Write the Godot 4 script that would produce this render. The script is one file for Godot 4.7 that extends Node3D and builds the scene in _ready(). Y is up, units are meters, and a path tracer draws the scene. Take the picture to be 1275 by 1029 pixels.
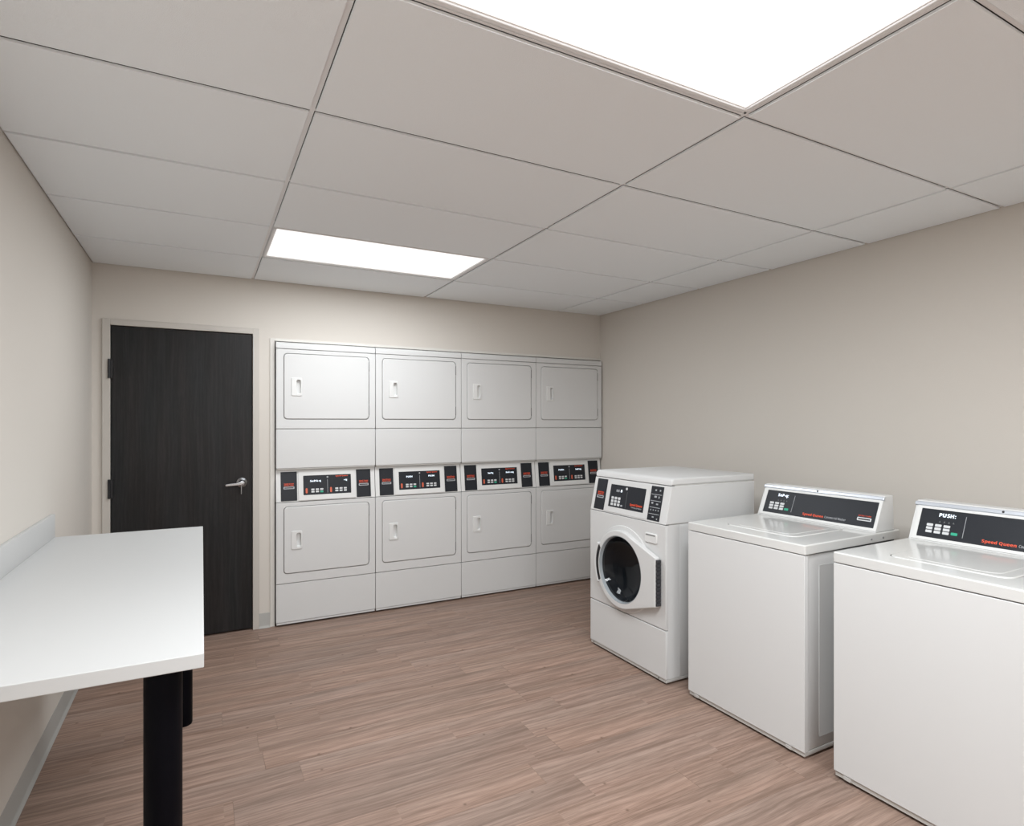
extends Node3D
# A laundry room: x runs right along the back wall, y up, z towards the camera. The back wall stands at z = 0.

const HEIGHT := 2.375          # ceiling tile face
const LEFT := -0.006           # left wall face
const RIGHT := 3.7845          # right wall face
const DEEP := 9.06             # front wall face, behind the camera
const TILE := 0.6096
const GRID_X := 0.889          # first ceiling tee along z
const GRID_Z := 0.591          # first ceiling tee along x

var M := {}
var taken := {}

# ------------------------------------------------------------------ mesh building
class Shape:
	var v := PackedVector3Array()
	var n := PackedVector3Array()
	var t := PackedVector2Array()

	func tri(a: Vector3, b: Vector3, c: Vector3, na: Vector3, nb: Vector3, nc: Vector3, ua := Vector2.ZERO, ub := Vector2.ZERO, uc := Vector2.ZERO) -> void:
		var g := (b - a).cross(c - a)
		if g.length_squared() < 1e-18:
			return
		if g.dot(na + nb + nc) > 0.0:
			v.append_array([a, c, b]); n.append_array([na, nc, nb]); t.append_array([ua, uc, ub])
		else:
			v.append_array([a, b, c]); n.append_array([na, nb, nc]); t.append_array([ua, ub, uc])

	func quad(a: Vector3, b: Vector3, c: Vector3, d: Vector3, na: Vector3, nb: Vector3, nc: Vector3, nd: Vector3) -> void:
		tri(a, b, c, na, nb, nc)
		tri(a, c, d, na, nc, nd)

	func mesh() -> ArrayMesh:
		var arr := []
		arr.resize(Mesh.ARRAY_MAX)
		arr[Mesh.ARRAY_VERTEX] = v
		arr[Mesh.ARRAY_NORMAL] = n
		arr[Mesh.ARRAY_TEX_UV] = t
		var m := ArrayMesh.new()
		m.add_surface_from_arrays(Mesh.PRIMITIVE_TRIANGLES, arr)
		return m

	# outline helpers: unit normals pointing out of every edge of a counter-clockwise outline
	static func ccw(p: PackedVector2Array) -> PackedVector2Array:
		var area := 0.0
		for i in p.size():
			area += p[i].cross(p[(i + 1) % p.size()])
		if area < 0.0:
			p.reverse()
		return p

	static func edge_normals(p: PackedVector2Array) -> PackedVector2Array:
		var r := PackedVector2Array()
		for i in p.size():
			var d := (p[(i + 1) % p.size()] - p[i]).normalized()
			r.append(Vector2(d.y, -d.x))
		return r

	static func inset(p: PackedVector2Array, by: float) -> PackedVector2Array:
		var en := edge_normals(p)
		var r := PackedVector2Array()
		for i in p.size():
			var a := en[(i + p.size() - 1) % p.size()]
			var b := en[i]
			r.append(p[i] - (a + b) / maxf(1.0 + a.dot(b), 0.25) * by)
		return r

	# the wall of an outline: rings of [inset, z, tilt of the normal towards +z in radians]; out = -1 for the wall of a hole
	func wall(p: PackedVector2Array, rings: Array, x: Transform3D, out := 1.0) -> void:
		var en := edge_normals(p)
		var nb := x.basis
		var k := p.size()
		var ins := []
		for r in rings:
			ins.append(inset(p, r[0]))
		for i in k:
			var j := (i + 1) % k
			var e := en[i]
			var before := en[(i + k - 1) % k]
			var after := en[j]
			var ni := (e + before).normalized() if e.dot(before) > 0.75 else e
			var nj := (e + after).normalized() if e.dot(after) > 0.75 else e
			for q in rings.size() - 1:
				var r0: Array = rings[q]
				var r1: Array = rings[q + 1]
				var c0 := cos(r0[2]); var s0 := sin(r0[2])
				var c1 := cos(r1[2]); var s1 := sin(r1[2])
				quad(x * Vector3(ins[q][i].x, ins[q][i].y, r0[1]), x * Vector3(ins[q][j].x, ins[q][j].y, r0[1]),
					x * Vector3(ins[q + 1][j].x, ins[q + 1][j].y, r1[1]), x * Vector3(ins[q + 1][i].x, ins[q + 1][i].y, r1[1]),
					nb * Vector3(ni.x * c0 * out, ni.y * c0 * out, s0), nb * Vector3(nj.x * c0 * out, nj.y * c0 * out, s0),
					nb * Vector3(nj.x * c1 * out, nj.y * c1 * out, s1), nb * Vector3(ni.x * c1 * out, ni.y * c1 * out, s1))

	func cap(p: PackedVector2Array, z: float, side: float, x: Transform3D) -> void:
		var ix := Geometry2D.triangulate_polygon(p)
		var nn := x.basis * Vector3(0, 0, side)
		for i in range(0, ix.size(), 3):
			tri(x * Vector3(p[ix[i]].x, p[ix[i]].y, z), x * Vector3(p[ix[i + 1]].x, p[ix[i + 1]].y, z), x * Vector3(p[ix[i + 2]].x, p[ix[i + 2]].y, z), nn, nn, nn, p[ix[i]], p[ix[i + 1]], p[ix[i + 2]])

	static func hit(p: PackedVector2Array, c: Vector2, a: float) -> Vector2:
		var d := Vector2(cos(a), sin(a))
		var best := c
		var far := -1.0
		for i in p.size():
			var s := p[i] - c
			var e := p[(i + 1) % p.size()] - p[i]
			var den := d.cross(e)
			if absf(den) < 1e-12:
				continue
			var along := s.cross(e) / den
			var on := s.cross(d) / den
			if along > 0.0 and on > -0.002 and on < 1.002 and along > far:
				far = along
				best = c + d * along
		return best

	func ring_cap(outer: PackedVector2Array, inner: PackedVector2Array, c: Vector2, z: float, side: float, x: Transform3D) -> void:
		var angles := []
		for q in outer:
			angles.append(fposmod((q - c).angle(), TAU))
		for q in inner:
			angles.append(fposmod((q - c).angle(), TAU))
		angles.sort()
		var nn := x.basis * Vector3(0, 0, side)
		for i in angles.size():
			var a: float = angles[i]
			var b: float = angles[(i + 1) % angles.size()]
			if absf(a - b) < 1e-6:
				continue
			var o0 := hit(outer, c, a); var o1 := hit(outer, c, b)
			var i0 := hit(inner, c, a); var i1 := hit(inner, c, b)
			quad(x * Vector3(o0.x, o0.y, z), x * Vector3(o1.x, o1.y, z), x * Vector3(i1.x, i1.y, z), x * Vector3(i0.x, i0.y, z), nn, nn, nn, nn)

	static func round_rings(z0: float, z1: float, front: float, back: float, seg: int) -> Array:
		var r := []
		if back > 0.0:
			for i in seg + 1:
				var a := PI / 2.0 * (1.0 - float(i) / seg)
				r.append([back * (1.0 - cos(a)), z0 + back - back * sin(a), -a])
		else:
			r.append([0.0, z0, 0.0])
		if front > 0.0:
			for i in seg + 1:
				var a := PI / 2.0 * float(i) / seg
				r.append([front * (1.0 - cos(a)), z1 - front + front * sin(a), a])
		else:
			r.append([0.0, z1, 0.0])
		return r

	# an outline pushed from z0 to z1, its front and back rims rounded; hole: an inner outline cut right through
	func prism(outline: PackedVector2Array, z0: float, z1: float, front := 0.0, back := 0.0, x := Transform3D.IDENTITY, seg := 2, hole := PackedVector2Array(), centre := Vector2.ZERO) -> void:
		var p := ccw(outline)
		wall(p, round_rings(z0, z1, front, back, seg), x)
		if hole.is_empty():
			cap(inset(p, front), z1, 1.0, x)
			cap(inset(p, back), z0, -1.0, x)
		else:
			var h := ccw(hole)
			wall(h, [[0.0, z0, 0.0], [0.0, z1, 0.0]], x, -1.0)
			ring_cap(inset(p, front), h, centre, z1, 1.0, x)
			ring_cap(inset(p, back), h, centre, z0, -1.0, x)

	func box(lo: Vector3, hi: Vector3, bevel := 0.0, x := Transform3D.IDENTITY, seg := 2) -> void:
		prism(PackedVector2Array([Vector2(lo.x, lo.y), Vector2(hi.x, lo.y), Vector2(hi.x, hi.y), Vector2(lo.x, hi.y)]) if bevel == 0.0 else Shape.rounded(lo.x, lo.y, hi.x, hi.y, bevel, seg), lo.z, hi.z, bevel, bevel, x, seg)

	static func rounded(x0: float, y0: float, x1: float, y1: float, r: float, seg := 5) -> PackedVector2Array:
		var p := PackedVector2Array()
		for q in [[x1 - r, y0 + r, -90.0], [x1 - r, y1 - r, 0.0], [x0 + r, y1 - r, 90.0], [x0 + r, y0 + r, 180.0]]:
			for i in seg + 1:
				var a := deg_to_rad(q[2] + 90.0 * i / seg)
				p.append(Vector2(q[0] + r * cos(a), q[1] + r * sin(a)))
		return p

	static func circle(c: Vector2, r: float, k := 48, from := 0.0, to := 360.0) -> PackedVector2Array:
		var p := PackedVector2Array()
		var full := absf(to - from) > 359.0
		for i in (k if full else k + 1):
			var a := deg_to_rad(from + (to - from) * i / k)
			p.append(c + r * Vector2(cos(a), sin(a)))
		return p

	# a profile of [radius, height] turned about the z axis of x
	func lathe(prof: PackedVector2Array, x := Transform3D.IDENTITY, k := 40) -> void:
		var en := []
		for i in prof.size() - 1:
			var d := (prof[i + 1] - prof[i]).normalized()
			en.append(Vector2(d.y, -d.x))
		for i in prof.size() - 1:
			var e: Vector2 = en[i]
			var na := e
			var nb2 := e
			if i > 0 and e.dot(en[i - 1]) > 0.7:
				na = (e + en[i - 1]).normalized()
			if i < en.size() - 1 and e.dot(en[i + 1]) > 0.7:
				nb2 = (e + en[i + 1]).normalized()
			for j in k:
				var a := TAU * j / k
				var b := TAU * (j + 1) / k
				var pa := prof[i]; var pb := prof[i + 1]
				quad(x * Vector3(pa.x * cos(a), pa.x * sin(a), pa.y), x * Vector3(pa.x * cos(b), pa.x * sin(b), pa.y),
					x * Vector3(pb.x * cos(b), pb.x * sin(b), pb.y), x * Vector3(pb.x * cos(a), pb.x * sin(a), pb.y),
					x.basis * Vector3(na.x * cos(a), na.x * sin(a), na.y), x.basis * Vector3(na.x * cos(b), na.x * sin(b), na.y),
					x.basis * Vector3(nb2.x * cos(b), nb2.x * sin(b), nb2.y), x.basis * Vector3(nb2.x * cos(a), nb2.x * sin(a), nb2.y))

# profile axes: outline (a, b) -> (z, y), pushed along x; and outline (a, b) -> (x, z) pushed along y
func across_x() -> Transform3D:
	return Transform3D(Basis(Vector3(0, 0, 1), Vector3(0, 1, 0), Vector3(1, 0, 0)), Vector3.ZERO)

func across_y() -> Transform3D:
	return Transform3D(Basis(Vector3(1, 0, 0), Vector3(0, 0, 1), Vector3(0, 1, 0)), Vector3.ZERO)

func up_at(p: Vector3) -> Transform3D:
	return Transform3D(Basis(Vector3(1, 0, 0), Vector3(0, 0, -1), Vector3(0, 1, 0)), p)

# ------------------------------------------------------------------ nodes
func numbered(called: String) -> String:
	var k: int = taken.get(called, 0)
	taken[called] = k + 1
	return called if k == 0 else "%s_%03d" % [called, k]

func thing(called: String, label: String, category: String, at := Vector3.ZERO, turn := 0.0, group := "", kind := "") -> Node3D:
	var o := Node3D.new()
	o.name = numbered(called)
	add_child(o)
	o.position = at
	o.rotation.y = turn
	mark(o, label, category, group, kind)
	return o

func mark(o: Node, label: String, category: String, group := "", kind := "") -> void:
	o.set_meta("label", label)
	o.set_meta("category", category)
	if group != "":
		o.set_meta("group", group)
	if kind != "":
		o.set_meta("kind", kind)

func part(parent: Node, called: String, s: Shape, m: Material, at := Vector3.ZERO) -> MeshInstance3D:
	return part_mesh(parent, called, s.mesh(), m, at)

func part_mesh(parent: Node, called: String, mesh: Mesh, m: Material, at := Vector3.ZERO) -> MeshInstance3D:
	var o := MeshInstance3D.new()
	o.name = called
	o.mesh = mesh
	o.material_override = m
	o.position = at
	parent.add_child(o, true)
	return o

func text(parent: Node, called: String, words: String, tall: float, at: Vector3, m: Material, bold := false, wide := 0.0) -> MeshInstance3D:
	var f := SystemFont.new()
	f.font_names = PackedStringArray(["Droid Sans"])
	if bold:
		f.font_weight = 700
	var tm := TextMesh.new()
	tm.font = f
	tm.text = words
	tm.font_size = 24
	tm.pixel_size = tall / 24.0 / 0.72
	tm.depth = 0.0006
	tm.curve_step = 4.0
	var o := part_mesh(parent, called, tm, m, at)
	if wide > 0.0:
		var now := tm.get_aabb().size.x
		if now > 0.0:
			o.scale.x = wide / now
	return o

# ------------------------------------------------------------------ materials
func paint(rgb: Color, rough: float, spec := 0.5) -> StandardMaterial3D:
	var m := StandardMaterial3D.new()
	m.albedo_color = rgb.linear_to_srgb()
	m.roughness = rough
	m.metallic_specular = spec
	return m

func noise(freq: float, sd: int, oct := 3) -> FastNoiseLite:
	var f := FastNoiseLite.new()
	f.noise_type = FastNoiseLite.TYPE_SIMPLEX_SMOOTH
	f.seed = sd
	f.frequency = freq
	f.fractal_octaves = oct
	return f

func grain_bump(freq: float, sd: int, strength: float) -> NoiseTexture2D:
	var t := NoiseTexture2D.new()
	t.width = 512
	t.height = 512
	t.seamless = true
	t.noise = noise(freq, sd, 3)
	t.as_normal_map = true
	t.bump_strength = strength
	return t

func wood_image(w: int, h: int, wide: float, tall: float, sd: int, light: Color, dark: Color, knots: int) -> Image:
	# fibres run along u; light and dark are sRGB colours of the wood itself
	var im := Image.create(w, h, false, Image.FORMAT_RGB8)
	var broad := noise(1.0, sd, 2)
	var streak := noise(1.0, sd + 1, 3)
	var fibre := noise(1.0, sd + 2, 2)
	var hue := noise(1.0, sd + 3, 1)
	var rng := RandomNumberGenerator.new()
	rng.seed = sd
	var kn := []
	for i in knots:
		kn.append(Vector2(rng.randf() * wide, rng.randf() * tall))
	for y in h:
		var py := tall * y / h
		for x in w:
			var px := wide * x / w
			var bend := 0.0
			var spot := 0.0
			for q in kn:
				var d := Vector2((px - q.x) * 0.16, py - q.y)
				var r2 := d.length_squared()
				if r2 < 0.0025:
					bend += 0.012 * exp(-r2 / 0.0004) * signf(d.y)
					spot += exp(-((px - q.x) * (px - q.x) + d.y * d.y) / 0.00003)
			var yy := py + bend + 0.012 * broad.get_noise_2d(px * 1.3, py * 4.0)
			var a := broad.get_noise_2d(px * 0.7 + 9.0, yy * 14.0)
			var b := streak.get_noise_2d(px * 1.6, yy * 55.0)
			var c := fibre.get_noise_2d(px * 9.0, yy * 420.0)
			var t := clampf(0.5 + 0.34 * a + 0.62 * b + 0.42 * c, 0.0, 1.0)
			var col := dark.lerp(light, t)
			var g := 0.008 * hue.get_noise_2d(px * 1.1 + 40.0, yy * 7.0)
			col = Color(col.r + g, col.g, col.b - g * 0.3)
			col = col.lerp(Color(0.27, 0.2, 0.16), clampf(spot, 0.0, 1.0) * 0.5)
			im.set_pixel(x, y, col)
	return im

func make_materials() -> void:
	var wall := paint(Color(0.62, 0.583, 0.535), 0.75, 0.3)
	wall.normal_enabled = true
	wall.normal_texture = grain_bump(0.06, 5, 1.5)
	wall.normal_scale = 0.25
	wall.uv1_triplanar = true
	wall.uv1_world_triplanar = true
	wall.uv1_scale = Vector3(4, 4, 4)
	M.wall = wall
	M.frame = paint(Color(0.50, 0.47, 0.43), 0.45)
	M.trim = paint(Color(0.66, 0.64, 0.60), 0.5)
	M.base = paint(Color(0.36, 0.35, 0.33), 0.55)
	var tile := paint(Color(0.89, 0.93, 0.955), 0.9, 0.1)
	tile.normal_enabled = true
	tile.normal_texture = grain_bump(0.12, 11, 3.0)
	tile.normal_scale = 0.3
	tile.uv1_triplanar = true
	tile.uv1_world_triplanar = true
	tile.uv1_scale = Vector3(5, 5, 5)
	M.tile = tile
	M.tee = paint(Color(0.86, 0.86, 0.86), 0.5)
	M.deck = paint(Color(0.12, 0.12, 0.12), 0.9)
	M.white = paint(Color(0.635, 0.635, 0.63), 0.48, 0.28)
	M.porcelain = paint(Color(0.64, 0.64, 0.625), 0.14)
	M.plastic = paint(Color(0.70, 0.70, 0.69), 0.42, 0.35)
	M.laminate = paint(Color(0.52, 0.52, 0.515), 0.5, 0.3)
	M.gap = paint(Color(0.05, 0.05, 0.05), 0.8)
	M.skirt = paint(Color(0.52, 0.51, 0.49), 0.45)
	M.fascia = paint(Color(0.018, 0.020, 0.025), 0.42, 0.35)
	M.black = paint(Color(0.008, 0.008, 0.010), 0.4)
	M.post = paint(Color(0.003, 0.003, 0.0045), 0.45, 0.15)
	M.rubber = paint(Color(0.03, 0.03, 0.035), 0.7)
	M.gasket = paint(Color(0.33, 0.36, 0.38), 0.35)
	M.key = paint(Color(0.62, 0.63, 0.64), 0.5)
	M.green = paint(Color(0.02, 0.36, 0.22), 0.5)
	M.red = paint(Color(0.78, 0.085, 0.03), 0.5)
	M.orange = paint(Color(0.60, 0.12, 0.06), 0.5)
	M.print = paint(Color(0.42, 0.43, 0.45), 0.5)
	M.faint = paint(Color(0.12, 0.125, 0.13), 0.5)
	M.screw = paint(Color(0.22, 0.22, 0.22), 0.4)
	var alu := paint(Color(0.56, 0.59, 0.64), 0.35)
	alu.metallic = 0.5
	M.aluminium = alu
	var chrome := paint(Color(0.45, 0.46, 0.48), 0.25)
	chrome.metallic = 1.0
	M.chrome = chrome
	var drum := paint(Color(0.03, 0.033, 0.037), 0.35)
	drum.metallic = 1.0
	M.drum = drum
	var glass := paint(Color(0.008, 0.010, 0.013), 0.03, 0.35)
	glass.transparency = BaseMaterial3D.TRANSPARENCY_ALPHA
	glass.albedo_color.a = 0.8
	M.glass = glass
	var led := paint(Color(0.8, 0.85, 0.9), 0.5)
	led.emission_enabled = true
	led.emission = Color(0.85, 0.92, 1.0)
	led.emission_energy_multiplier = 0.9
	M.led = led
	var glow := paint(Color(0.9, 0.9, 0.9), 0.6)
	glow.emission_enabled = true
	glow.emission = Color(1.0, 0.995, 0.985)
	glow.emission_energy_multiplier = 0.9
	M.diffuser = glow
	# dark wood laminate of the door: grain runs upwards
	var di := wood_image(512, 512, 2.0, 0.9, 77, Color(0.155, 0.151, 0.152), Color(0.095, 0.093, 0.095), 0)
	di.rotate_90(CLOCKWISE)
	var dm := paint(Color(1, 1, 1), 0.42, 0.35)
	dm.albedo_texture = ImageTexture.create_from_image(di)
	dm.uv1_scale = Vector3(1.0 / 0.9, 1.0 / 2.0, 1)
	M.door = dm
	# floor planks
	var fi := wood_image(1024, 1024, 2.4, 0.9, 31, Color(0.655, 0.56, 0.505), Color(0.49, 0.405, 0.355), 7)
	var ft := ImageTexture.create_from_image(fi)
	var rng := RandomNumberGenerator.new()
	rng.seed = 4
	M.planks = []
	for i in 12:
		var k := rng.randf_range(0.975, 1.025)
		var warm := rng.randf_range(-0.008, 0.008)
		var p := paint(Color(1, 1, 1), 0.5, 0.4)
		p.albedo_color = Color(clampf(0.95 * k + warm, 0, 1), clampf(0.945 * k, 0, 1), clampf(0.945 * k - warm, 0, 1))
		p.albedo_texture = ft
		p.uv1_scale = Vector3(1.0 / 2.4, 1.0 / 0.9, 1)
		p.uv1_offset = Vector3(rng.randf(), rng.randf(), 0)
		M.planks.append(p)

# ------------------------------------------------------------------ the scene
func _ready() -> void:
	# camera: level, turned 27.9 degrees to the right, lens shifted up a little
	var cam := Camera3D.new()
	cam.name = "camera"
	add_child(cam)
	cam.position = Vector3(0.584, 1.4045, 4.326)
	cam.rotation.y = -0.4875
	cam.projection = Camera3D.PROJECTION_FRUSTUM
	cam.near = 0.05
	cam.far = 50.0
	cam.size = 0.05 * 1029.0 / 728.0
	cam.frustum_offset = Vector2(0, 0.05 * 11.7 / 728.0)
	cam.current = true

	var env := Environment.new()
	env.background_mode = Environment.BG_COLOR
	env.background_color = Color(0, 0, 0)
	env.tonemap_mode = Environment.TONE_MAPPER_LINEAR
	env.tonemap_exposure = 1.06
	env.sdfgi_enabled = true
	env.ssao_enabled = true
	env.ssil_enabled = true
	var we := WorldEnvironment.new()
	we.name = "surroundings"
	we.environment = env
	add_child(we)

	make_materials()
	for q in [[0, 2.5], [4, 5.7], [8, 5.4], [12, 9.5]]:
		ceiling_light(q[0], q[1])

	build_shell()
	build_door()
	build_dryers()
	front_loader(Vector3(2.765, 0, 1.276))
	top_loader(Vector3(2.79, 0, 2.097), "white top-loading washing machine between the front loader and the nearest washer", "SeP-q:")
	top_loader(Vector3(2.79, 0, 2.879), "nearest white top-loading washing machine, display reading PUSH", "PUSH:")
	build_counter()

func area(parent: Node, at: Vector3, sx: float, sz: float, energy: float) -> void:
	var l := AreaLight3D.new()
	l.name = "panel_light"
	l.area_size = Vector2(sx, sz)
	l.light_energy = energy
	l.light_color = Color(0.965, 0.985, 1.0)
	l.shadow_enabled = true
	l.set("area_range", 20.0)
	l.set("area_attenuation", 2.0)
	parent.add_child(l)
	l.position = at
	l.rotation.x = -PI / 2.0

func ceiling_light(k: int, energy: float) -> void:
	var label: String = {0: "long glowing ceiling panel light nearest the back wall", 4: "large glowing ceiling panel light at the top of the picture", 8: "glowing ceiling panel light just behind the camera", 12: "glowing ceiling panel light far behind the camera"}[k]
	var cx := GRID_X + TILE
	var cz := GRID_Z + TILE * (k + 0.5)
	var o := thing("ceiling_light", label, "light", Vector3(cx, HEIGHT, cz), 0.0, "ceiling panel lights")
	var s := Shape.new()
	var hx := TILE - 0.0085
	var hz := TILE / 2.0 - 0.0085
	# flange with a sloped inner face
	var flat := across_y()
	var outer := Shape.rounded(-hx, -hz, hx, hz, 0.001, 1)
	var inner := Shape.rounded(-hx + 0.022, -hz + 0.022, hx - 0.022, hz - 0.022, 0.001, 1)
	s.wall(Shape.ccw(outer), [[0.0, 0.03, 0.0], [0.0, 0.004, 0.0], [0.005, 0.002, -1.2], [0.014, 0.002, -1.57], [0.022, 0.009, -2.3]], flat)
	part(o, "frame", s, M.tee)
	var d := Shape.new()
	d.prism(inner, 0.009, 0.02, 0.0, 0.0, flat)
	part(o, "diffuser", d, M.diffuser)
	area(o, Vector3(0, 0.007, 0), 2.0 * (hx - 0.026), 2.0 * (hz - 0.026), energy)

func slab(called: String, label: String, lo: Vector3, hi: Vector3, m: Material, category := "wall") -> MeshInstance3D:
	var s := Shape.new()
	s.box(lo, hi)
	var o := part(self, called, s, m)
	mark(o, label, category, "", "structure")
	return o

func build_shell() -> void:
	var top := HEIGHT + 0.2
	slab("wall_left", "taupe painted wall behind the white counter", Vector3(LEFT - 0.12, -0.1, -0.9), Vector3(LEFT, top, DEEP + 0.12), M.wall)
	slab("wall_right", "taupe painted wall behind the washing machines", Vector3(RIGHT, -0.1, -0.9), Vector3(RIGHT + 0.12, top, DEEP + 0.12), M.wall)
	slab("wall_front", "taupe painted wall behind the camera", Vector3(LEFT, -0.1, DEEP), Vector3(RIGHT, top, DEEP + 0.12), M.wall)
	# back wall with the door opening and the recess of the dryers
	var s := Shape.new()
	s.box(Vector3(LEFT, 0, -0.12), Vector3(0.07, top, 0))
	s.box(Vector3(0.07, 2.02, -0.12), Vector3(0.905, top, 0))
	s.box(Vector3(0.905, 0, -0.12), Vector3(1.0, top, 0))
	s.box(Vector3(1.0, 1.985, -0.12), Vector3(RIGHT, top, 0))
	s.box(Vector3(LEFT, -0.1, -0.9), Vector3(RIGHT, top, -0.82))
	s.box(Vector3(0.905, 0, -0.82), Vector3(1.0, top, -0.12))
	var wb := part(self, "wall_back", s, M.wall)
	mark(wb, "taupe painted wall with the dark door and the row of dryers", "wall", "", "structure")
	# white corner trim round the dryer recess
	var t := Shape.new()
	t.box(Vector3(0.996, 0.0, -0.03), Vector3(1.026, 1.985, 0.008), 0.002)
	t.box(Vector3(1.026, 1.966, -0.03), Vector3(RIGHT - 0.001, 1.985, 0.008), 0.002)
	var tr := part(self, "trim_1", t, M.trim)
	mark(tr, "pale trim strip around the recess of the dryers", "trim", "", "structure")
	build_floor()
	build_ceiling()
	# vinyl cove base
	var prof := PackedVector2Array([Vector2(0, 0), Vector2(0.016, 0), Vector2(0.016, 0.003), Vector2(0.008, 0.008), Vector2(0.0045, 0.018), Vector2(0.0035, 0.095), Vector2(0.0015, 0.1), Vector2(0, 0.1)])
	var b := Shape.new()
	b.prism(prof, 0.0, DEEP, 0, 0, Transform3D(Basis(Vector3(1, 0, 0), Vector3(0, 1, 0), Vector3(0, 0, 1)), Vector3(LEFT, 0, 0)))
	mark(part(self, "baseboard_left", b, M.base), "grey vinyl base along the wall below the counter", "baseboard", "", "structure")
	b = Shape.new()
	b.prism(prof, 0.0, DEEP - 0.06, 0, 0, Transform3D(Basis(Vector3(-1, 0, 0), Vector3(0, 1, 0), Vector3(0, 0, 1)), Vector3(RIGHT, 0, 0.06)))
	mark(part(self, "baseboard_right", b, M.base), "grey vinyl base behind the washing machines", "baseboard", "", "structure")
	b = Shape.new()
	b.prism(prof, 0.925, 0.996, 0, 0, across_x())
	mark(part(self, "baseboard_back", b, M.base), "short grey vinyl base between door frame and dryers", "baseboard", "", "structure")

func build_floor() -> void:
	var f := thing("floor", "brown wood-look plank floor", "floor", Vector3.ZERO, 0.0, "", "structure")
	var sub := Shape.new()
	sub.box(Vector3(LEFT, -0.1, -0.82), Vector3(RIGHT, -0.005, DEEP))
	part(f, "underlay", sub, M.gap)
	var rng := RandomNumberGenerator.new()
	rng.seed = 12
	var wide := 0.1524
	var long := 1.22
	var gap := 0.0002
	var made := {}
	var z := -0.82
	var row := 0
	while z < DEEP - 0.005:
		var z1 := minf(z + wide, DEEP)
		var x := LEFT - rng.randf_range(0.15, 1.0)
		while x < RIGHT - 0.005:
			var a := maxf(x, LEFT)
			var b := minf(x + long, RIGHT)
			if b - a > 0.01:
				var key := "%d_%d" % [roundi((b - a) * 1000.0), roundi((z1 - z) * 1000.0)]
				if not made.has(key):
					var s := Shape.new()
					s.prism(PackedVector2Array([Vector2(gap, gap), Vector2(b - a - gap, gap), Vector2(b - a - gap, z1 - z - gap), Vector2(gap, z1 - z - gap)]), -0.005, 0.0, 0.0003, 0.0, across_y(), 1)
					made[key] = s.mesh()
				part_mesh(f, "plank", made[key], M.planks[rng.randi() % 12], Vector3(a, 0, z))
			x += long
		z += wide
		row += 1

func build_ceiling() -> void:
	var c := thing("ceiling", "white suspended ceiling of large tiles in a metal grid", "ceiling", Vector3.ZERO, 0.0, "", "structure")
	var s := Shape.new()
	s.box(Vector3(LEFT, HEIGHT + 0.06, 0), Vector3(RIGHT, HEIGHT + 0.2, DEEP))
	part(c, "deck", s, M.deck)
	var xs := [LEFT, GRID_X, GRID_X + 2 * TILE, GRID_X + 4 * TILE, RIGHT]
	var zs := [0.0]
	var k := 0
	while GRID_Z + TILE * k < DEEP - 0.05:
		zs.append(GRID_Z + TILE * k)
		k += 1
	zs.append(DEEP)
	var reveal := 0.0095
	var made := {}
	for i in 4:
		for j in zs.size() - 1:
			if i == 1 and j in [1, 5, 9, 13]:
				continue
			var lo := Vector2(xs[i] + (0.006 if i == 0 else reveal), zs[j] + (0.006 if j == 0 else reveal))
			var hi := Vector2(xs[i + 1] - (0.006 if i == 3 else reveal), zs[j + 1] - (0.006 if j == zs.size() - 2 else reveal))
			var key := "%d_%d" % [roundi((hi.x - lo.x) * 1000.0), roundi((hi.y - lo.y) * 1000.0)]
			if not made.has(key):
				var t := Shape.new()
				var d := (hi - lo) / 2.0
				t.prism(PackedVector2Array([-d, Vector2(d.x, -d.y), d, Vector2(-d.x, d.y)]), 0.0, 0.008, 0.0, 0.0015, across_y(), 2)
				made[key] = t.mesh()
			part_mesh(c, "ceiling_tile", made[key], M.tile, Vector3((lo.x + hi.x) / 2.0, HEIGHT, (lo.y + hi.y) / 2.0))
	for i in [1, 2, 3]:
		var t := Shape.new()
		t.box(Vector3(xs[i] - 0.0072, HEIGHT + 0.009, 0.002), Vector3(xs[i] + 0.0072, HEIGHT + 0.03, DEEP - 0.002))
		part(c, "main_tee", t, M.tee)
	for i in 4:
		for j in range(1, zs.size() - 1):
			var t := Shape.new()
			t.box(Vector3(xs[i] + 0.0078, HEIGHT + 0.009, zs[j] - 0.0072), Vector3(xs[i + 1] - 0.0078, HEIGHT + 0.03, zs[j] + 0.0072))
			part(c, "cross_tee", t, M.tee)
	for q in [[Vector3(LEFT, 0, 0), Vector3(LEFT + 0.02, 0, DEEP)], [Vector3(RIGHT - 0.02, 0, 0), Vector3(RIGHT, 0, DEEP)], [Vector3(LEFT + 0.02, 0, 0), Vector3(RIGHT - 0.02, 0, 0.02)], [Vector3(LEFT + 0.02, 0, DEEP - 0.02), Vector3(RIGHT - 0.02, 0, DEEP)]]:
		var t := Shape.new()
		t.box(q[0] + Vector3(0, HEIGHT + 0.0085, 0), q[1] + Vector3(0, HEIGHT + 0.011, 0))
		part(c, "wall_angle", t, M.tee)

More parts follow.
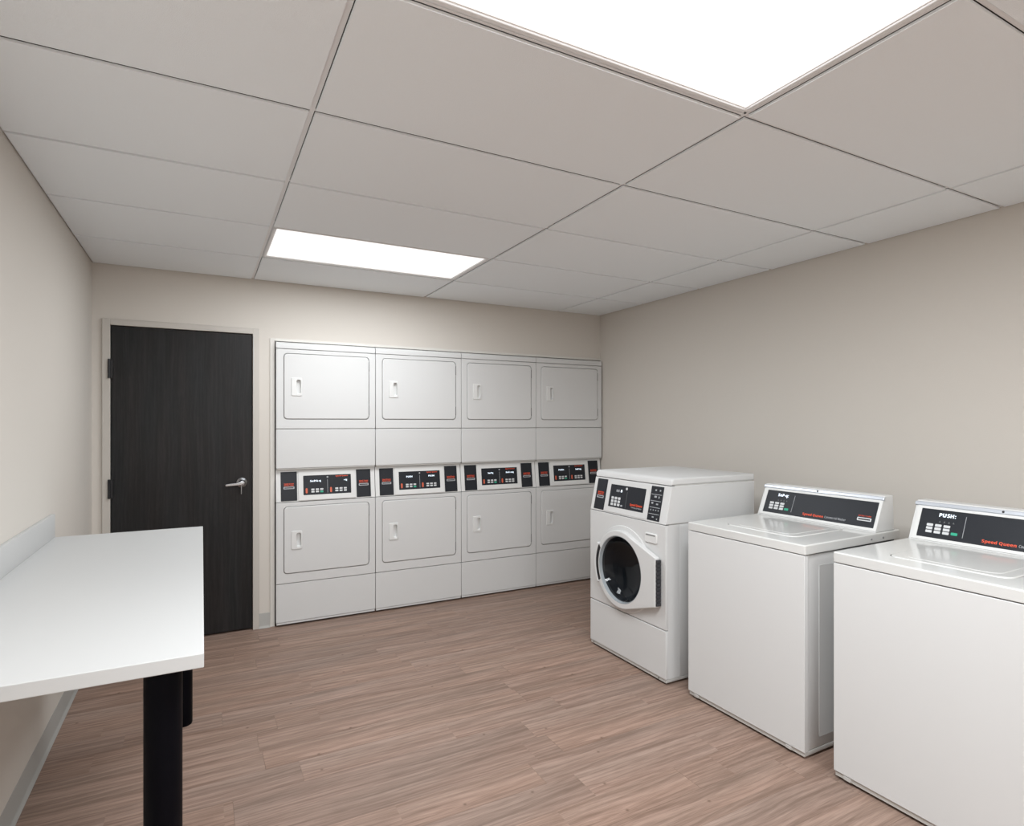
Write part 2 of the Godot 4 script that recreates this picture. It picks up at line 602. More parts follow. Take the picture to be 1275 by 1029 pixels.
func build_door() -> void:
	var d := thing("door_1", "dark wood door with a chrome lever in a taupe metal frame", "door", Vector3.ZERO, 0.0, "", "structure")
	var s := Shape.new()
	# frame: two jambs and a head, proud of the wall, with a stop behind the leaf
	s.box(Vector3(0.046, 0, -0.115), Vector3(0.087, 2.041, 0.014), 0.002)
	s.box(Vector3(0.888, 0, -0.115), Vector3(0.927, 2.041, 0.014), 0.002)
	s.box(Vector3(0.087, 2.003, -0.115), Vector3(0.888, 2.041, 0.014), 0.002)
	s.box(Vector3(0.087, 0, -0.11), Vector3(0.1, 2.003, -0.05))
	s.box(Vector3(0.875, 0, -0.11), Vector3(0.888, 2.003, -0.05))
	s.box(Vector3(0.1, 1.99, -0.11), Vector3(0.875, 2.003, -0.05))
	part(d, "door_frame", s, M.frame)
	s = Shape.new()
	s.box(Vector3(0.0, 0, -0.16), Vector3(1.0, 2.1, -0.122))
	part(d, "backing", s, M.gap)
	s = Shape.new()
	s.prism(Shape.rounded(0.0905, 0.012, 0.8845, 1.9995, 0.001, 1), -0.048, -0.003, 0.0015, 0.001)
	part(d, "door_leaf", s, M.door)
	for y in [1.734, 0.996, 0.26]:
		s = Shape.new()
		s.lathe(PackedVector2Array([Vector2(0.0, -0.059), Vector2(0.007, -0.059), Vector2(0.007, 0.059), Vector2(0.0, 0.059)]), up_at(Vector3(0.082, y, 0.018)), 14)
		s.box(Vector3(0.083, y - 0.057, 0.0142), Vector3(0.1, y + 0.057, 0.0158))
		s.box(Vector3(0.091, y - 0.057, -0.0025), Vector3(0.099, y + 0.057, 0.0142))
		part(d, "hinge", s, M.black)
	# lever set
	s = Shape.new()
	s.lathe(PackedVector2Array([Vector2(0.0, -0.003), Vector2(0.035, -0.003), Vector2(0.035, 0.003), Vector2(0.032, 0.008), Vector2(0.022, 0.012), Vector2(0.016, 0.022), Vector2(0.015, 0.046), Vector2(0.0, 0.047)]), Transform3D(Basis(), Vector3(0.82, 1.0, 0)), 36)
	var rose := part(d, "lever_rose", s, M.chrome)
	s = Shape.new()
	s.prism(PackedVector2Array([Vector2(0.828, 1.008), Vector2(0.812, 1.012), Vector2(0.79, 1.004), Vector2(0.724, 0.999), Vector2(0.718, 0.994), Vector2(0.718, 0.984), Vector2(0.726, 0.981), Vector2(0.79, 0.984), Vector2(0.815, 0.986), Vector2(0.83, 0.994)]), 0.04, 0.056, 0.005, 0.005, Transform3D.IDENTITY, 3)
	part(rose, "lever", s, M.chrome)
	s = Shape.new()
	s.lathe(PackedVector2Array([Vector2(0.0, -0.03), Vector2(0.0035, -0.029), Vector2(0.0035, 0.03), Vector2(0.0, 0.031)]), up_at(Vector3(0.816, 0.955, 0.03)), 12)
	part(rose, "turn_button", s, M.chrome)

# ------------------------------------------------------------------ shared appliance pieces
func feet(o: Node, xs: Array, zs: Array, tall: float) -> void:
	for x in xs:
		for z in zs:
			var s := Shape.new()
			s.lathe(PackedVector2Array([Vector2(0, 0), Vector2(0.02, 0), Vector2(0.02, tall), Vector2(0, tall)]), up_at(Vector3(x, 0, z)), 12)
			part(o, "foot", s, M.rubber)

func plate(x0: float, y0: float, x1: float, y1: float, z0: float, z1: float, r: float) -> Shape:
	var s := Shape.new()
	s.prism(Shape.rounded(x0, y0, x1, y1, r, 3), z0, z1, minf(0.0015, r), 0.0, Transform3D.IDENTITY, 2)
	return s

func keypad(o: Node, x0: float, y0: float, cols: int, rows: int, dx: float, dy: float, kw: float, kh: float, z: float, m: Material) -> void:
	var s := Shape.new()
	for i in cols:
		for j in rows:
			s.prism(Shape.rounded(x0 + dx * i, y0 + dy * j, x0 + dx * i + kw, y0 + dy * j + kh, minf(kw, kh) * 0.25, 2), z, z + 0.0009)
	part(o, "keypad", s, m)

func coin_slot(o: Node, at: Vector3, wide: float) -> void:
	# print above, white outlined slot, dark opening
	var h := wide / 2.0
	var s := Shape.new()
	s.prism(Shape.rounded(at.x - h, at.y - 0.007, at.x + h, at.y + 0.007, 0.003, 2), at.z, at.z + 0.001, 0, 0, Transform3D.IDENTITY, 1, Shape.rounded(at.x - h + 0.004, at.y - 0.0035, at.x + h - 0.004, at.y + 0.0035, 0.001, 1), Vector2(at.x, at.y))
	part(o, "slot_outline", s, M.print)
	s = Shape.new()
	s.prism(Shape.rounded(at.x - h + 0.004, at.y - 0.0035, at.x + h - 0.004, at.y + 0.0035, 0.001, 1), at.z, at.z + 0.0006)
	part(o, "card_slot", s, M.black)

# ------------------------------------------------------------------ dryers
const DW := 0.6825

func dryer_door(o: Node, y0: float, y1: float) -> void:
	# the front panel with a hole, the rounded door set in it, its pull and its hinges
	var s := Shape.new()
	var c := Vector2(DW / 2.0, (y0 + y1) / 2.0)
	var d0 := Vector2(0.047, y0 + 0.064)
	var d1 := Vector2(0.638, y1 - 0.027)
	s.prism(Shape.rounded(0.0, y0, DW, y1, 0.003, 2), -0.02, 0.0, 0.003, 0.0, Transform3D.IDENTITY, 3, Shape.rounded(d0.x, d0.y, d1.x, d1.y, 0.026, 6), c)
	part(o, "front_panel", s, M.white)
	s = Shape.new()
	var leaf := Shape.rounded(d0.x + 0.0035, d0.y + 0.0035, d1.x - 0.0035, d1.y - 0.0035, 0.024, 6)
	var hx := 0.101
	var hy := (y0 + y1) / 2.0 + 0.016
	var pull := Shape.rounded(hx, hy - 0.06, hx + 0.064, hy + 0.06, 0.006, 3)
	s.prism(leaf, -0.018, 0.004, 0.006, 0.0, Transform3D.IDENTITY, 3, pull, Vector2(hx + 0.03, hy))
	var door := part(o, "dryer_door", s, M.white)
	# pull: a moulded cup, flat on the left, hollow on the right
	s = Shape.new()
	s.prism(Shape.rounded(hx - 0.003, hy - 0.063, hx + 0.067, hy + 0.063, 0.007, 3), 0.004, 0.009, 0.003, 0.0, Transform3D.IDENTITY, 2, Shape.rounded(hx + 0.03, hy - 0.05, hx + 0.06, hy + 0.05, 0.012, 4), Vector2(hx + 0.045, hy))
	var hole := Shape.rounded(hx + 0.03, hy - 0.05, hx + 0.06, hy + 0.05, 0.012, 4)
	s.wall(Shape.ccw(hole), [[0.006, -0.016, 0.5], [0.0, 0.004, 0.1]], Transform3D.IDENTITY, -1.0)
	s.cap(Shape.inset(Shape.ccw(hole), 0.006), -0.016, 1.0, Transform3D.IDENTITY)
	part(door, "handle", s, M.plastic)
	for y in [d0.y + 0.07, d1.y - 0.07]:
		s = Shape.new()
		s.box(Vector3(d1.x - 0.005, y - 0.034, -0.018), Vector3(d1.x + 0.001, y + 0.034, 0.003), 0.001)
		part(door, "hinge", s, M.screw)

func make_dryer() -> Node3D:
	var o := thing("stacked_dryer", "", "dryer", Vector3.ZERO, 0.0, "stacked tumble dryers in the wall recess")
	var s := Shape.new()
	s.box(Vector3(0.003, 0.014, -0.68), Vector3(DW - 0.003, 0.85, -0.02))
	s.box(Vector3(0.003, 0.85, -0.68), Vector3(DW - 0.003, 1.09, -0.06))
	s.box(Vector3(0.003, 1.09, -0.68), Vector3(DW - 0.003, 1.945, -0.02))
	part(o, "cabinet", s, M.white)
	feet(o, [0.05, DW - 0.05], [-0.06, -0.62], 0.014)
	s = Shape.new()
	s.box(Vector3(0.003, 0.013, -0.02), Vector3(DW - 0.003, 0.0265, -0.003), 0.001)
	part(o, "base_strip", s, M.white)
	part(o, "toe_panel", plate(0.0, 0.029, DW, 0.2905, -0.02, 0.0, 0.003), M.white)
	dryer_door(o, 0.2945, 0.851)
	# console housing, leaning back
	s = Shape.new()
	s.prism(PackedVector2Array([Vector2(0.0, 0.8555), Vector2(-0.0285, 1.078), Vector2(-0.06, 1.078), Vector2(-0.06, 0.8555)]), 0.0, DW, 0.002, 0.002, across_x(), 1)
	var con := part(o, "console", s, M.plastic)
	# pieces of the console lie on its leaning face
	var lean := Transform3D(Basis(Vector3(1, 0, 0), -0.1274), Vector3(0, 0.8555, 0))
	for q in [[0.031, 0.137], [0.547, 0.651]]:
		s = Shape.new()
		s.prism(Shape.rounded(q[0], 0.006, q[1], 0.207, 0.002, 2), 0.0, 0.003, 0.001)
		var strip := part(con, "card_plate", s, M.fascia)
		strip.transform = lean
		var c: float = (q[0] + q[1]) / 2.0
		for e in [["lettering", 0.124, 0.009], ["lettering", 0.113, 0.007]]:
			var t := text(con, e[0], "Speed Queen" if e[1] > 0.12 else "INSERT CARD", e[2], Vector3.ZERO, M.red, true, 0.064)
			t.transform = lean * Transform3D(t.transform.basis, Vector3(c, e[1], 0.0034))
		var s2 := Shape.new()
		s2.prism(Shape.rounded(c - 0.035, 0.088, c + 0.035, 0.104, 0.003, 2), 0.003, 0.0042, 0, 0, lean, 1, Shape.rounded(c - 0.030, 0.0925, c + 0.030, 0.0995, 0.001, 1), Vector2(c, 0.096))
		part(con, "slot_outline", s2, M.print)
		s2 = Shape.new()
		s2.prism(Shape.rounded(c - 0.030, 0.0925, c + 0.030, 0.0995, 0.001, 1), 0.003, 0.0036, 0, 0, lean)
		part(con, "card_slot", s2, M.black)
	s = Shape.new()
	s.prism(Shape.rounded(0.146, 0.004, 0.540, 0.212, 0.003, 2), 0.0, 0.006, 0.002, 0.0, lean, 2, Shape.rounded(0.178, 0.040, 0.508, 0.176, 0.003, 2), Vector2(0.343, 0.108))
	part(con, "bezel", s, M.plastic)
	s = Shape.new()
	s.prism(Shape.rounded(0.177, 0.039, 0.509, 0.177, 0.003, 2), 0.0, 0.002, 0.0, 0.0, lean)
	part(con, "display_panel", s, M.fascia)
	s = Shape.new()
	for side in [0, 1]:
		var x0: float = 0.232 + 0.164 * side
		for i in 3:
			for j in 2:
				s.prism(Shape.rounded(x0 + 0.030 * i, 0.056 + 0.016 * j, x0 + 0.030 * i + 0.021, 0.056 + 0.016 * j + 0.011, 0.002, 2), 0.002, 0.003, 0, 0, lean)
	var kp := part(con, "keypad", s, M.key)
	kp.set_meta("kind", "stuff")
	for side in [0, 1]:
		var x0: float = 0.192 + 0.166 * side
		s = Shape.new()
		s.prism(Shape.rounded(x0 + 0.002, 0.052, x0 + 0.015, 0.088, 0.006, 3), 0.002, 0.0032, 0, 0, lean)
		part(con, "orange_mark", s, M.orange)
	s = Shape.new()
	s.prism(Shape.rounded(0.292, 0.054, 0.313, 0.066, 0.002, 2), 0.003, 0.0036, 0, 0, lean)
	part(con, "green_key", s, M.green)
	s = Shape.new()
	s.prism(Shape.rounded(0.3425, 0.05, 0.3445, 0.145, 0.0008, 1), 0.002, 0.0028, 0, 0, lean)
	s.prism(Shape.circle(Vector2(0.3435, 0.161), 0.006, 14), 0.002, 0.004, 0.001, 0, lean)
	part(con, "divider_print", s, M.print)
	var lt := text(con, "lettering", "Speed Queen", 0.009, Vector3.ZERO, M.red, true, 0.085)
	lt.transform = lean * Transform3D(lt.transform.basis, Vector3(0.443, 0.166, 0.0026))
	# middle panel, upper front, top cap
	s = Shape.new()
	s.prism(Shape.rounded(0.0, 1.0865, DW, 1.3565, 0.004, 2), -0.03, 0.0, 0.004, 0.0, Transform3D.IDENTITY, 3)
	part(o, "middle_panel", s, M.white)
	s = Shape.new()
	s.box(Vector3(0.004, 1.0785, -0.05), Vector3(DW - 0.004, 1.0855, -0.003), 0.001)
	part(o, "panel_lip", s, M.skirt)
	dryer_door(o, 1.3605, 1.910)
	s = Shape.new()
	s.prism(PackedVector2Array([Vector2(0.0, 1.914), Vector2(0.001, 1.936), Vector2(-0.004, 1.9515), Vector2(-0.012, 1.958), Vector2(-0.68, 1.958), Vector2(-0.68, 1.914)]), 0.0, DW, 0.002, 0.002, across_x(), 1)
	part(o, "top_cap", s, M.white)
	return o

func build_dryers() -> void:
	var first := make_dryer()
	var labels := ["white stacked dryer next to the dark door", "white stacked dryer second from the dark door, showing PUSH twice", "white stacked dryer third from the dark door", "white stacked dryer in the corner beside the right wall"]
	var shown := [["SePA-q", "-q"], ["PUSH", "PUSH"], ["SePq", "Sel-nq"], ["PUSH-", "SePnq"]]
	var all := [first]
	for i in 3:
		var c: Node3D = first.duplicate()
		c.name = numbered("stacked_dryer")
		add_child(c)
		all.append(c)
	for i in 4:
		var o: Node3D = all[i]
		o.position = Vector3(1.031 + 0.6858 * i, 0, 0.042)
		mark(o, labels[i], "dryer", "stacked tumble dryers in the wall recess")
		var con := o.get_node("console")
		var lean := Transform3D(Basis(Vector3(1, 0, 0), -0.1274), Vector3(0, 0.8555, 0))
		for side in 2:
			var words: String = shown[i][side]
			var w := 0.012 * words.length()
			var x: float = 0.262 + 0.177 * side
			if words == "-q":
				x = 0.468
			var t := text(con, "display_digits", words, 0.0125, Vector3.ZERO, M.led, true, w)
			t.transform = lean * Transform3D(t.transform.basis, Vector3(x, 0.137, 0.0026))

# ------------------------------------------------------------------ front-loading washer (local: x right, z out of the front)
func front_loader(at: Vector3) -> void:
	var o := thing("front_loader", "white front-loading washing machine with a round dark glass door", "washing machine", at, -PI / 2.0, "")
	var w := 0.684
	var s := Shape.new()
	s.box(Vector3(0.002, 0.030, -0.685), Vector3(w - 0.002, 0.853, -0.10), 0.003)
	# side skins in front of the drum space
	s.box(Vector3(0.002, 0.030, -0.10), Vector3(0.012, 0.853, -0.018))
	s.box(Vector3(w - 0.012, 0.030, -0.10), Vector3(w - 0.002, 0.853, -0.018))
	s.box(Vector3(0.012, 0.030, -0.10), Vector3(w - 0.012, 0.29, -0.018))
	s.box(Vector3(0.012, 0.80, -0.10), Vector3(w - 0.012, 0.853, -0.018))
	part(o, "cabinet", s, M.white)
	feet(o, [0.06, w - 0.06], [-0.06, -0.62], 0.013)
	s = Shape.new()
	s.box(Vector3(0.003, 0.012, -0.68), Vector3(w - 0.003, 0.0285, -0.005), 0.001)
	var skirt := part(o, "base_strip", s, M.skirt)
	for q in [[0.03, -0.005], [w - 0.06, -0.005]]:
		s = Shape.new()
		s.lathe(PackedVector2Array([Vector2(0, 0.0), Vector2(0.004, 0.0), Vector2(0.003, 0.002), Vector2(0, 0.002)]), Transform3D(Basis(), Vector3(q[0], 0.02, -0.005)), 10)
		part(skirt, "screw", s, M.black)
	s = Shape.new()
	s.prism(Shape.rounded(0.0, 0.0305, w, 0.2885, 0.004, 2), -0.016, 0.0, 0.003, 0.0, Transform3D.IDENTITY, 3)
	part(o, "lower_panel", s, M.white)
	var c := Vector2(0.333, 0.547)
	s = Shape.new()
	s.prism(Shape.rounded(0.0, 0.2935, w, 0.8525, 0.004, 2), -0.016, 0.0, 0.003, 0.0, Transform3D.IDENTITY, 3, Shape.circle(c, 0.2, 48), c)
	part(o, "front_panel", s, M.white)
	s = Shape.new()
	s.prism(Shape.circle(c, 0.252, 64), -0.001, 0.006, 0.004, 0.0, Transform3D.IDENTITY, 2, Shape.circle(c, 0.2, 64), c)
	part(o, "door_surround", s, M.white)
	# door: round with a straight flare to the hinge side and a bite for the pull
	var p := PackedVector2Array()
	for i in 25:
		var a := deg_to_rad(62.0 + 4.0 * i)
		if a < deg_to_rad(151.0):
			p.append(c + 0.226 * Vector2(cos(a), sin(a)))
	for i in 13:
		var a := deg_to_rad(153.0 + 4.5 * i)
		p.append(c + 0.2045 * Vector2(cos(a), sin(a)))
	for i in 20:
		var a := deg_to_rad(209.0 + 4.0 * i)
		p.append(c + 0.226 * Vector2(cos(a), sin(a)))
	p.append(Vector2(0.638, 0.408))
	p.append(Vector2(0.642, 0.412))
	p.append(Vector2(0.642, 0.672))
	p.append(Vector2(0.636, 0.678))
	s = Shape.new()
	s.prism(p, 0.0065, 0.036, 0.007, 0.002, Transform3D.IDENTITY, 3, Shape.circle(c, 0.1955, 64), c)
	var door := part(o, "porthole_door", s, M.white)
	s = Shape.new()
	var at_c := Transform3D(Basis(), Vector3(c.x, c.y, 0))
	s.lathe(PackedVector2Array([Vector2(0.1953, 0.0), Vector2(0.1953, 0.034), Vector2(0.192, 0.035), Vector2(0.188, 0.022), Vector2(0.187, 0.0), Vector2(0.1953, 0.0)]), at_c, 64)
	part(door, "glass_rim", s, M.gasket)
	s = Shape.new()
	s.lathe(PackedVector2Array([Vector2(0.0, -0.062), Vector2(0.06, -0.060), Vector2(0.11, -0.052), Vector2(0.148, -0.036), Vector2(0.172, -0.012), Vector2(0.187, 0.016)]), at_c, 64)
	part(door, "door_glass", s, M.glass)
	s = Shape.new()
	for i in 12:
		var y := 0.418 + 0.0208 * i
		s.box(Vector3(0.643, y, 0.006), Vector3(0.655, y + 0.0185, 0.034), 0.0015)
	part(door, "hinge", s, M.rubber)
	s = Shape.new()
	s.lathe(PackedVector2Array([Vector2(0.199, 0.0), Vector2(0.199, -0.03), Vector2(0.23, -0.05), Vector2(0.23, -0.096), Vector2(0.0, -0.098)]), at_c, 48)
	part(o, "drum", s, M.drum)
	# pull recess left of the door
	var arc := Shape.circle(c, 0.229, 14, 152.0, 208.0)
	var back := Shape.circle(c, 0.207, 14, 208.0, 152.0)
	arc.append_array(back)
	s = Shape.new()
	s.prism(arc, 0.0058, 0.0325, 0.0, 0.0)
	part(o, "pull_recess", s, M.black)
	arc = Shape.circle(c, 0.246, 14, 150.0, 210.0)
	arc.append_array(Shape.circle(c, 0.2293, 14, 210.0, 150.0))
	s = Shape.new()
	s.prism(arc, 0.006, 0.035, 0.003, 0.0)
	part(o, "latch_guard", s, M.white)
	# small moulded badge plate with a dark slot
	s = Shape.new()
	s.prism(Shape.rounded(0.523, 0.742, 0.618, 0.795, 0.010, 4), -0.001, 0.007, 0.004, 0.0, Transform3D.IDENTITY, 2)
	var lock := part(o, "lock_plate", s, M.plastic)
	s = Shape.new()
	s.prism(Shape.rounded(0.533, 0.782, 0.608, 0.789, 0.002, 2), 0.006, 0.0078)
	part(lock, "slot", s, M.screw)
	# upper housing with leaning console
	s = Shape.new()
	s.prism(PackedVector2Array([Vector2(0.0, 0.8575), Vector2(-0.0425, 1.060), Vector2(-0.685, 1.060), Vector2(-0.685, 0.8575)]), 0.0, w, 0.004, 0.004, across_x(), 2)
	var con := part(o, "console", s, M.white)
	var lean := Transform3D(Basis(Vector3(1, 0, 0), -0.2071), Vector3(0, 0.8575, 0))
	s = Shape.new()
	s.prism(Shape.rounded(0.034, 0.008, 0.134, 0.198, 0.002, 2), 0.0, 0.002, 0.001, 0.0, lean)
	part(con, "card_plate", s, M.fascia)
	for e in [["Speed Queen", 0.116, 0.009], ["INSERT CARD", 0.104, 0.008]]:
		var t := text(con, "lettering", e[0], e[2], Vector3.ZERO, M.red, true, 0.058)
		t.transform = lean * Transform3D(t.transform.basis, Vector3(0.084, e[1], 0.0026))
	s = Shape.new()
	s.prism(Shape.rounded(0.051, 0.079, 0.117, 0.095, 0.003, 2), 0.002, 0.0034, 0, 0, lean, 1, Shape.rounded(0.056, 0.0835, 0.112, 0.0905, 0.001, 1), Vector2(0.084, 0.087))
	part(con, "slot_outline", s, M.print)
	s = Shape.new()
	s.prism(Shape.rounded(0.056, 0.0835, 0.112, 0.0905, 0.001, 1), 0.002, 0.0027, 0, 0, lean)
	part(con, "card_slot", s, M.black)
	s = Shape.new()
	s.prism(Shape.rounded(0.140, 0.006, 0.522, 0.2, 0.003, 2), 0.0, 0.003, 0.0015, 0.0, lean, 2, Shape.rounded(0.174, 0.038, 0.494, 0.174, 0.002, 2), Vector2(0.334, 0.106))
	part(con, "bezel", s, M.white)
	s = Shape.new()
	s.prism(Shape.rounded(0.173, 0.037, 0.495, 0.175, 0.002, 2), 0.0, 0.0016, 0, 0, lean)
	part(con, "display_panel", s, M.fascia)
	s = Shape.new()
	for i in 3:
		for j in 3:
			s.prism(Shape.rounded(0.196 + 0.031 * i, 0.048 + 0.019 * j, 0.218 + 0.031 * i, 0.063 + 0.019 * j, 0.003, 2), 0.0016, 0.0026, 0, 0, lean)
	var kp := part(con, "keypad", s, M.key)
	kp.set_meta("kind", "stuff")
	s = Shape.new()
	s.prism(Shape.rounded(0.290, 0.049, 0.306, 0.059, 0.002, 2), 0.0016, 0.0026, 0, 0, lean)
	part(con, "green_key", s, M.print)
	s = Shape.new()
	s.prism(Shape.rounded(0.3335, 0.044, 0.3355, 0.140, 0.0008, 1), 0.0016, 0.0024, 0, 0, lean)
	part(con, "divider_print", s, M.faint)
	s = Shape.new()
	s.prism(Shape.circle(Vector2(0.325, 0.157), 0.008, 16), 0.0016, 0.004, 0.001, 0, lean)
	part(con, "sensor_lens", s, M.key)
	var t1 := text(con, "display_digits", "88", 0.014, Vector3.ZERO, M.print, true, 0.030)
	t1.transform = lean * Transform3D(t1.transform.basis, Vector3(0.246, 0.139, 0.0022))
	var t2 := text(con, "display_digits", "8", 0.016, Vector3.ZERO, M.led, true, 0.014)
	t2.transform = lean * Transform3D(t2.transform.basis, Vector3(0.279, 0.140, 0.0022))
	t1 = text(con, "lettering", "Speed Queen", 0.013, Vector3.ZERO, M.red, true, 0.105)
	t1.transform = lean * Transform3D(t1.transform.basis, Vector3(0.425, 0.072, 0.0022))
	t1 = text(con, "lettering", "Commercial Washer", 0.007, Vector3.ZERO, M.print, false, 0.09)
	t1.transform = lean * Transform3D(t1.transform.basis, Vector3(0.432, 0.056, 0.0022))
	# instruction plate with five bands of pictograms
	s = Shape.new()
	s.prism(Shape.rounded(0.532, 0.008, 0.630, 0.198, 0.002, 2), 0.0, 0.002, 0.001, 0.0, lean)
	part(con, "instruction_plate", s, M.fascia)
	s = Shape.new()
	var bands := Shape.new()
	for i in 4:
		bands.prism(Shape.rounded(0.540, 0.043 + 0.036 * i, 0.622, 0.046 + 0.036 * i, 0.001, 1), 0.002, 0.0028, 0, 0, lean)
	for q in [[0.572, 0.176, 0.012, 0.009], [0.606, 0.176, 0.010, 0.009], [0.575, 0.140, 0.018, 0.010], [0.603, 0.138, 0.007, 0.012], [0.557, 0.104, 0.014, 0.010], [0.596, 0.100, 0.016, 0.008], [0.553, 0.066, 0.006, 0.008], [0.573, 0.066, 0.008, 0.006], [0.593, 0.066, 0.008, 0.006], [0.612, 0.066, 0.006, 0.008], [0.577, 0.028, 0.014, 0.007], [0.610, 0.020, 0.007, 0.007]]:
		s.prism(Shape.rounded(q[0] - q[2] / 2, q[1] - q[3] / 2, q[0] + q[2] / 2, q[1] + q[3] / 2, 0.002, 2), 0.002, 0.0028, 0, 0, lean)
	part(con, "pictogram_bands", bands, M.print)
	part(con, "pictograms", s, M.print)
	s = Shape.new()
	s.prism(PackedVector2Array([Vector2(-0.043, 1.0645), Vector2(-0.045, 1.088), Vector2(-0.052, 1.098), Vector2(-0.066, 1.103), Vector2(-0.685, 1.103), Vector2(-0.685, 1.0645)]), 0.0, w, 0.010, 0.010, across_x(), 3)
	part(o, "top_cover", s, M.white)
	s = Shape.new()
	s.box(Vector3(0.006, 1.05, -0.67), Vector3(w - 0.006, 1.066, -0.07))
	s.box(Vector3(0.006, 0.84, -0.67), Vector3(w - 0.006, 0.86, -0.03))
	part(o, "inner_frame", s, M.skirt)

# ------------------------------------------------------------------ top-loading washers
func top_loader(at: Vector3, label: String, shown: String) -> void:
	var o := thing("top_loader", label, "washing machine", at, -PI / 2.0, "top-loading washing machines")
	var w := 0.656
	var s := Shape.new()
	s.box(Vector3(0.004, 0.032, -0.665), Vector3(w - 0.004, 0.8485, -0.02), 0.004)
	part(o, "cabinet", s, M.white)
	# pressed panels on both flanks
	for q in [[w - 0.0045, w - 0.0028], [0.0028, 0.0045]]:
		s = Shape.new()
		s.prism(Shape.rounded(-0.60, 0.075, -0.10, 0.80, 0.004, 2), q[0], q[1], 0.002, 0.002, across_x(), 2)
		part(o, "side_panel", s, M.white)
	feet(o, [0.06, w - 0.06], [-0.07, -0.6], 0.013)
	s = Shape.new()
	s.box(Vector3(0.004, 0.012, -0.66), Vector3(w - 0.004, 0.0305, -0.006), 0.001)
	var sk := part(o, "base_strip", s, M.skirt)
	for x in [0.04, w - 0.09]:
		s = Shape.new()
		s.box(Vector3(x, 0.014, -0.007), Vector3(x + 0.028, 0.029, 0.0), 0.001)
		part(sk, "clip", s, M.skirt)
	s = Shape.new()
	s.prism(Shape.rounded(0.0, 0.031, w, 0.8495, 0.003, 2), -0.022, 0.0, 0.0025, 0.0, Transform3D.IDENTITY, 3)
	part(o, "front_panel", s, M.white)
	# porcelain top: sloped a little towards the front, with an opening for the lid
	var tilt := Transform3D(Basis(Vector3(1, 0, 0), 0.0117), Vector3(0, 0.894, 0.0005))
	var flat := tilt * across_y()
	var lid := Shape.rounded(0.142, -0.475, 0.532, -0.105, 0.045, 6)
	s = Shape.new()
	s.prism(Shape.rounded(-0.003, -0.69, w + 0.003, 0.0, 0.008, 3), -0.041, 0.0, 0.006, 0.003, flat, 3, Shape.rounded(0.139, -0.478, 0.535, -0.102, 0.047, 6), Vector2(0.337, -0.29))
	part(o, "top_deck", s, M.porcelain)
	s = Shape.new()
	s.prism(lid, -0.02, 0.003, 0.005, 0.0, flat, 3)
	var ld := part(o, "lid", s, M.porcelain)
	s = Shape.new()
	s.prism(Shape.rounded(0.185, -0.445, 0.489, -0.135, 0.04, 6), 0.0, 0.0042, 0.0015, 0.0, flat, 2)
	part(ld, "lid_panel", s, M.porcelain)
	s = Shape.new()
	s.box(Vector3(0.01, 0.846, -0.66), Vector3(w - 0.01, 0.856, -0.012))
	part(o, "deck_seal", s, M.gap)
	for z in [-0.46, -0.55]:
		s = Shape.new()
		s.lathe(PackedVector2Array([Vector2(0, 0), Vector2(0.005, 0), Vector2(0.004, 0.003), Vector2(0, 0.003)]), Transform3D(Basis(Vector3(0, 0, -1), Vector3(0, 1, 0), Vector3(1, 0, 0)), Vector3(w + 0.003, 0.877, z)), 10)
		part(o, "screw", s, M.screw)
	# console
	s = Shape.new()
	s.prism(PackedVector2Array([Vector2(-0.510, 0.9005), Vector2(-0.578, 1.058), Vector2(-0.584, 1.064), Vector2(-0.645, 1.064), Vector2(-0.655, 0.9025)]), 0.006, w - 0.006, 0.003, 0.003, across_x(), 2)
	var con := part(o, "console", s, M.plastic)
	var lean := Transform3D(Basis(Vector3(1, 0, 0), -0.4066), Vector3(0, 0.9005, -0.510))
	s = Shape.new()
	s.prism(Shape.rounded(0.016, 0.004, 0.650, 0.155, 0.003, 2), 0.0, 0.004, 0.002, 0.0, lean, 2, Shape.rounded(0.036, 0.017, 0.636, 0.143, 0.002, 2), Vector2(0.336, 0.08))
	part(con, "bezel", s, M.plastic)
	s = Shape.new()
	s.prism(Shape.rounded(0.035, 0.016, 0.637, 0.144, 0.002, 2), 0.0, 0.002, 0, 0, lean)
	part(con, "control_panel", s, M.fascia)
	s = Shape.new()
	s.prism(Shape.rounded(0.004, 0.154, 0.654, 0.172, 0.004, 3), 0.0, 0.008, 0.004, 0.0, lean, 3)
	var al := part(con, "top_strip", s, M.aluminium)
	s = Shape.new()
	s.prism(Shape.circle(Vector2(0.325, 0.163), 0.0045, 16), 0.008, 0.0086, 0, 0, lean)
	part(con, "lock_hole", s, M.black)
	s = Shape.new()
	for i in 3:
		for j in 3:
			s.prism(Shape.rounded(0.067 + 0.032 * i, 0.039 + 0.0145 * j, 0.091 + 0.032 * i, 0.050 + 0.0145 * j, 0.002, 2), 0.002, 0.003, 0, 0, lean)
	var kp := part(con, "keypad", s, M.key)
	kp.set_meta("kind", "stuff")
	s = Shape.new()
	for i in 4:
		s.prism(PackedVector2Array([Vector2(0.110 + 0.017 * i, 0.088), Vector2(0.117 + 0.017 * i, 0.088), Vector2(0.1135 + 0.017 * i, 0.096)]), 0.002, 0.0028, 0, 0, lean)
	part(con, "indicator_print", s, M.faint)
	s = Shape.new()
	s.prism(Shape.rounded(0.162, 0.040, 0.186, 0.052, 0.003, 2), 0.002, 0.0034, 0.0005, 0, lean)
	part(con, "green_key", s, M.green)
	s = Shape.new()
	s.prism(Shape.rounded(0.2045, 0.034, 0.206, 0.126, 0.0007, 1), 0.002, 0.0028, 0, 0, lean)
	part(con, "divider_print", s, M.print)
	var t := text(con, "display_digits", shown, 0.016, Vector3.ZERO, M.led, true, 0.062)
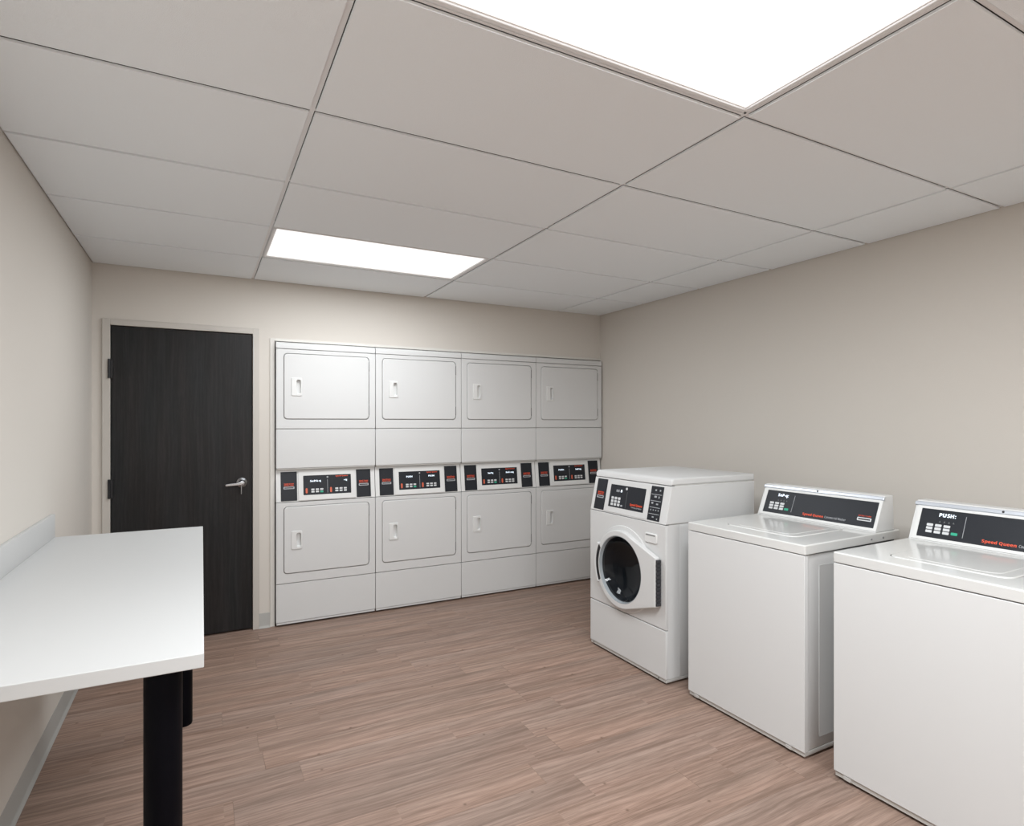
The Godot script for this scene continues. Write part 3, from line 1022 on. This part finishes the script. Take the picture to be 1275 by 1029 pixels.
	t.transform = lean * Transform3D(t.transform.basis, Vector3(0.137, 0.1205, 0.0026))
	t = text(con, "lettering", "Speed Queen", 0.0125, Vector3.ZERO, M.red, true, 0.112)
	t.transform = lean * Transform3D(t.transform.basis, Vector3(0.329, 0.037, 0.0026))
	t = text(con, "lettering", "Commercial Washer", 0.011, Vector3.ZERO, M.print, false, 0.108)
	t.transform = lean * Transform3D(t.transform.basis, Vector3(0.446, 0.037, 0.0026))
	t = text(con, "lettering", "INSERT CARD", 0.006, Vector3.ZERO, M.red, false, 0.060)
	t.transform = lean * Transform3D(t.transform.basis, Vector3(0.585, 0.070, 0.0026))
	s = Shape.new()
	s.prism(Shape.rounded(0.552, 0.046, 0.618, 0.062, 0.003, 2), 0.002, 0.0034, 0, 0, lean, 1, Shape.rounded(0.557, 0.0505, 0.613, 0.0575, 0.001, 1), Vector2(0.585, 0.054))
	part(con, "slot_outline", s, M.key)
	s = Shape.new()
	s.prism(Shape.rounded(0.557, 0.0505, 0.613, 0.0575, 0.001, 1), 0.002, 0.0027, 0, 0, lean)
	part(con, "card_slot", s, M.black)

# ------------------------------------------------------------------ counter
func build_counter() -> void:
	var o := thing("counter", "white folding counter with a low backsplash on black round legs", "counter", Vector3.ZERO)
	var s := Shape.new()
	s.prism(Shape.rounded(LEFT + 0.001, 1.10, 0.588, 2.876, 0.002, 2), 0.866, 0.898, 0.002, 0.002, across_y(), 2)
	part(o, "worktop", s, M.laminate)
	s = Shape.new()
	s.box(Vector3(LEFT + 0.001, 0.8985, 1.10), Vector3(0.011, 1.0, 2.876), 0.0015)
	part(o, "backsplash", s, M.laminate)
	for z in [1.205, 2.80]:
		s = Shape.new()
		s.lathe(PackedVector2Array([Vector2(0, 0.001), Vector2(0.036, 0.001), Vector2(0.038, 0.006), Vector2(0.038, 0.856), Vector2(0.055, 0.857), Vector2(0.055, 0.8655), Vector2(0, 0.8655)]), up_at(Vector3(0.507, 0, z)), 48)
		part(o, "leg", s, M.post)
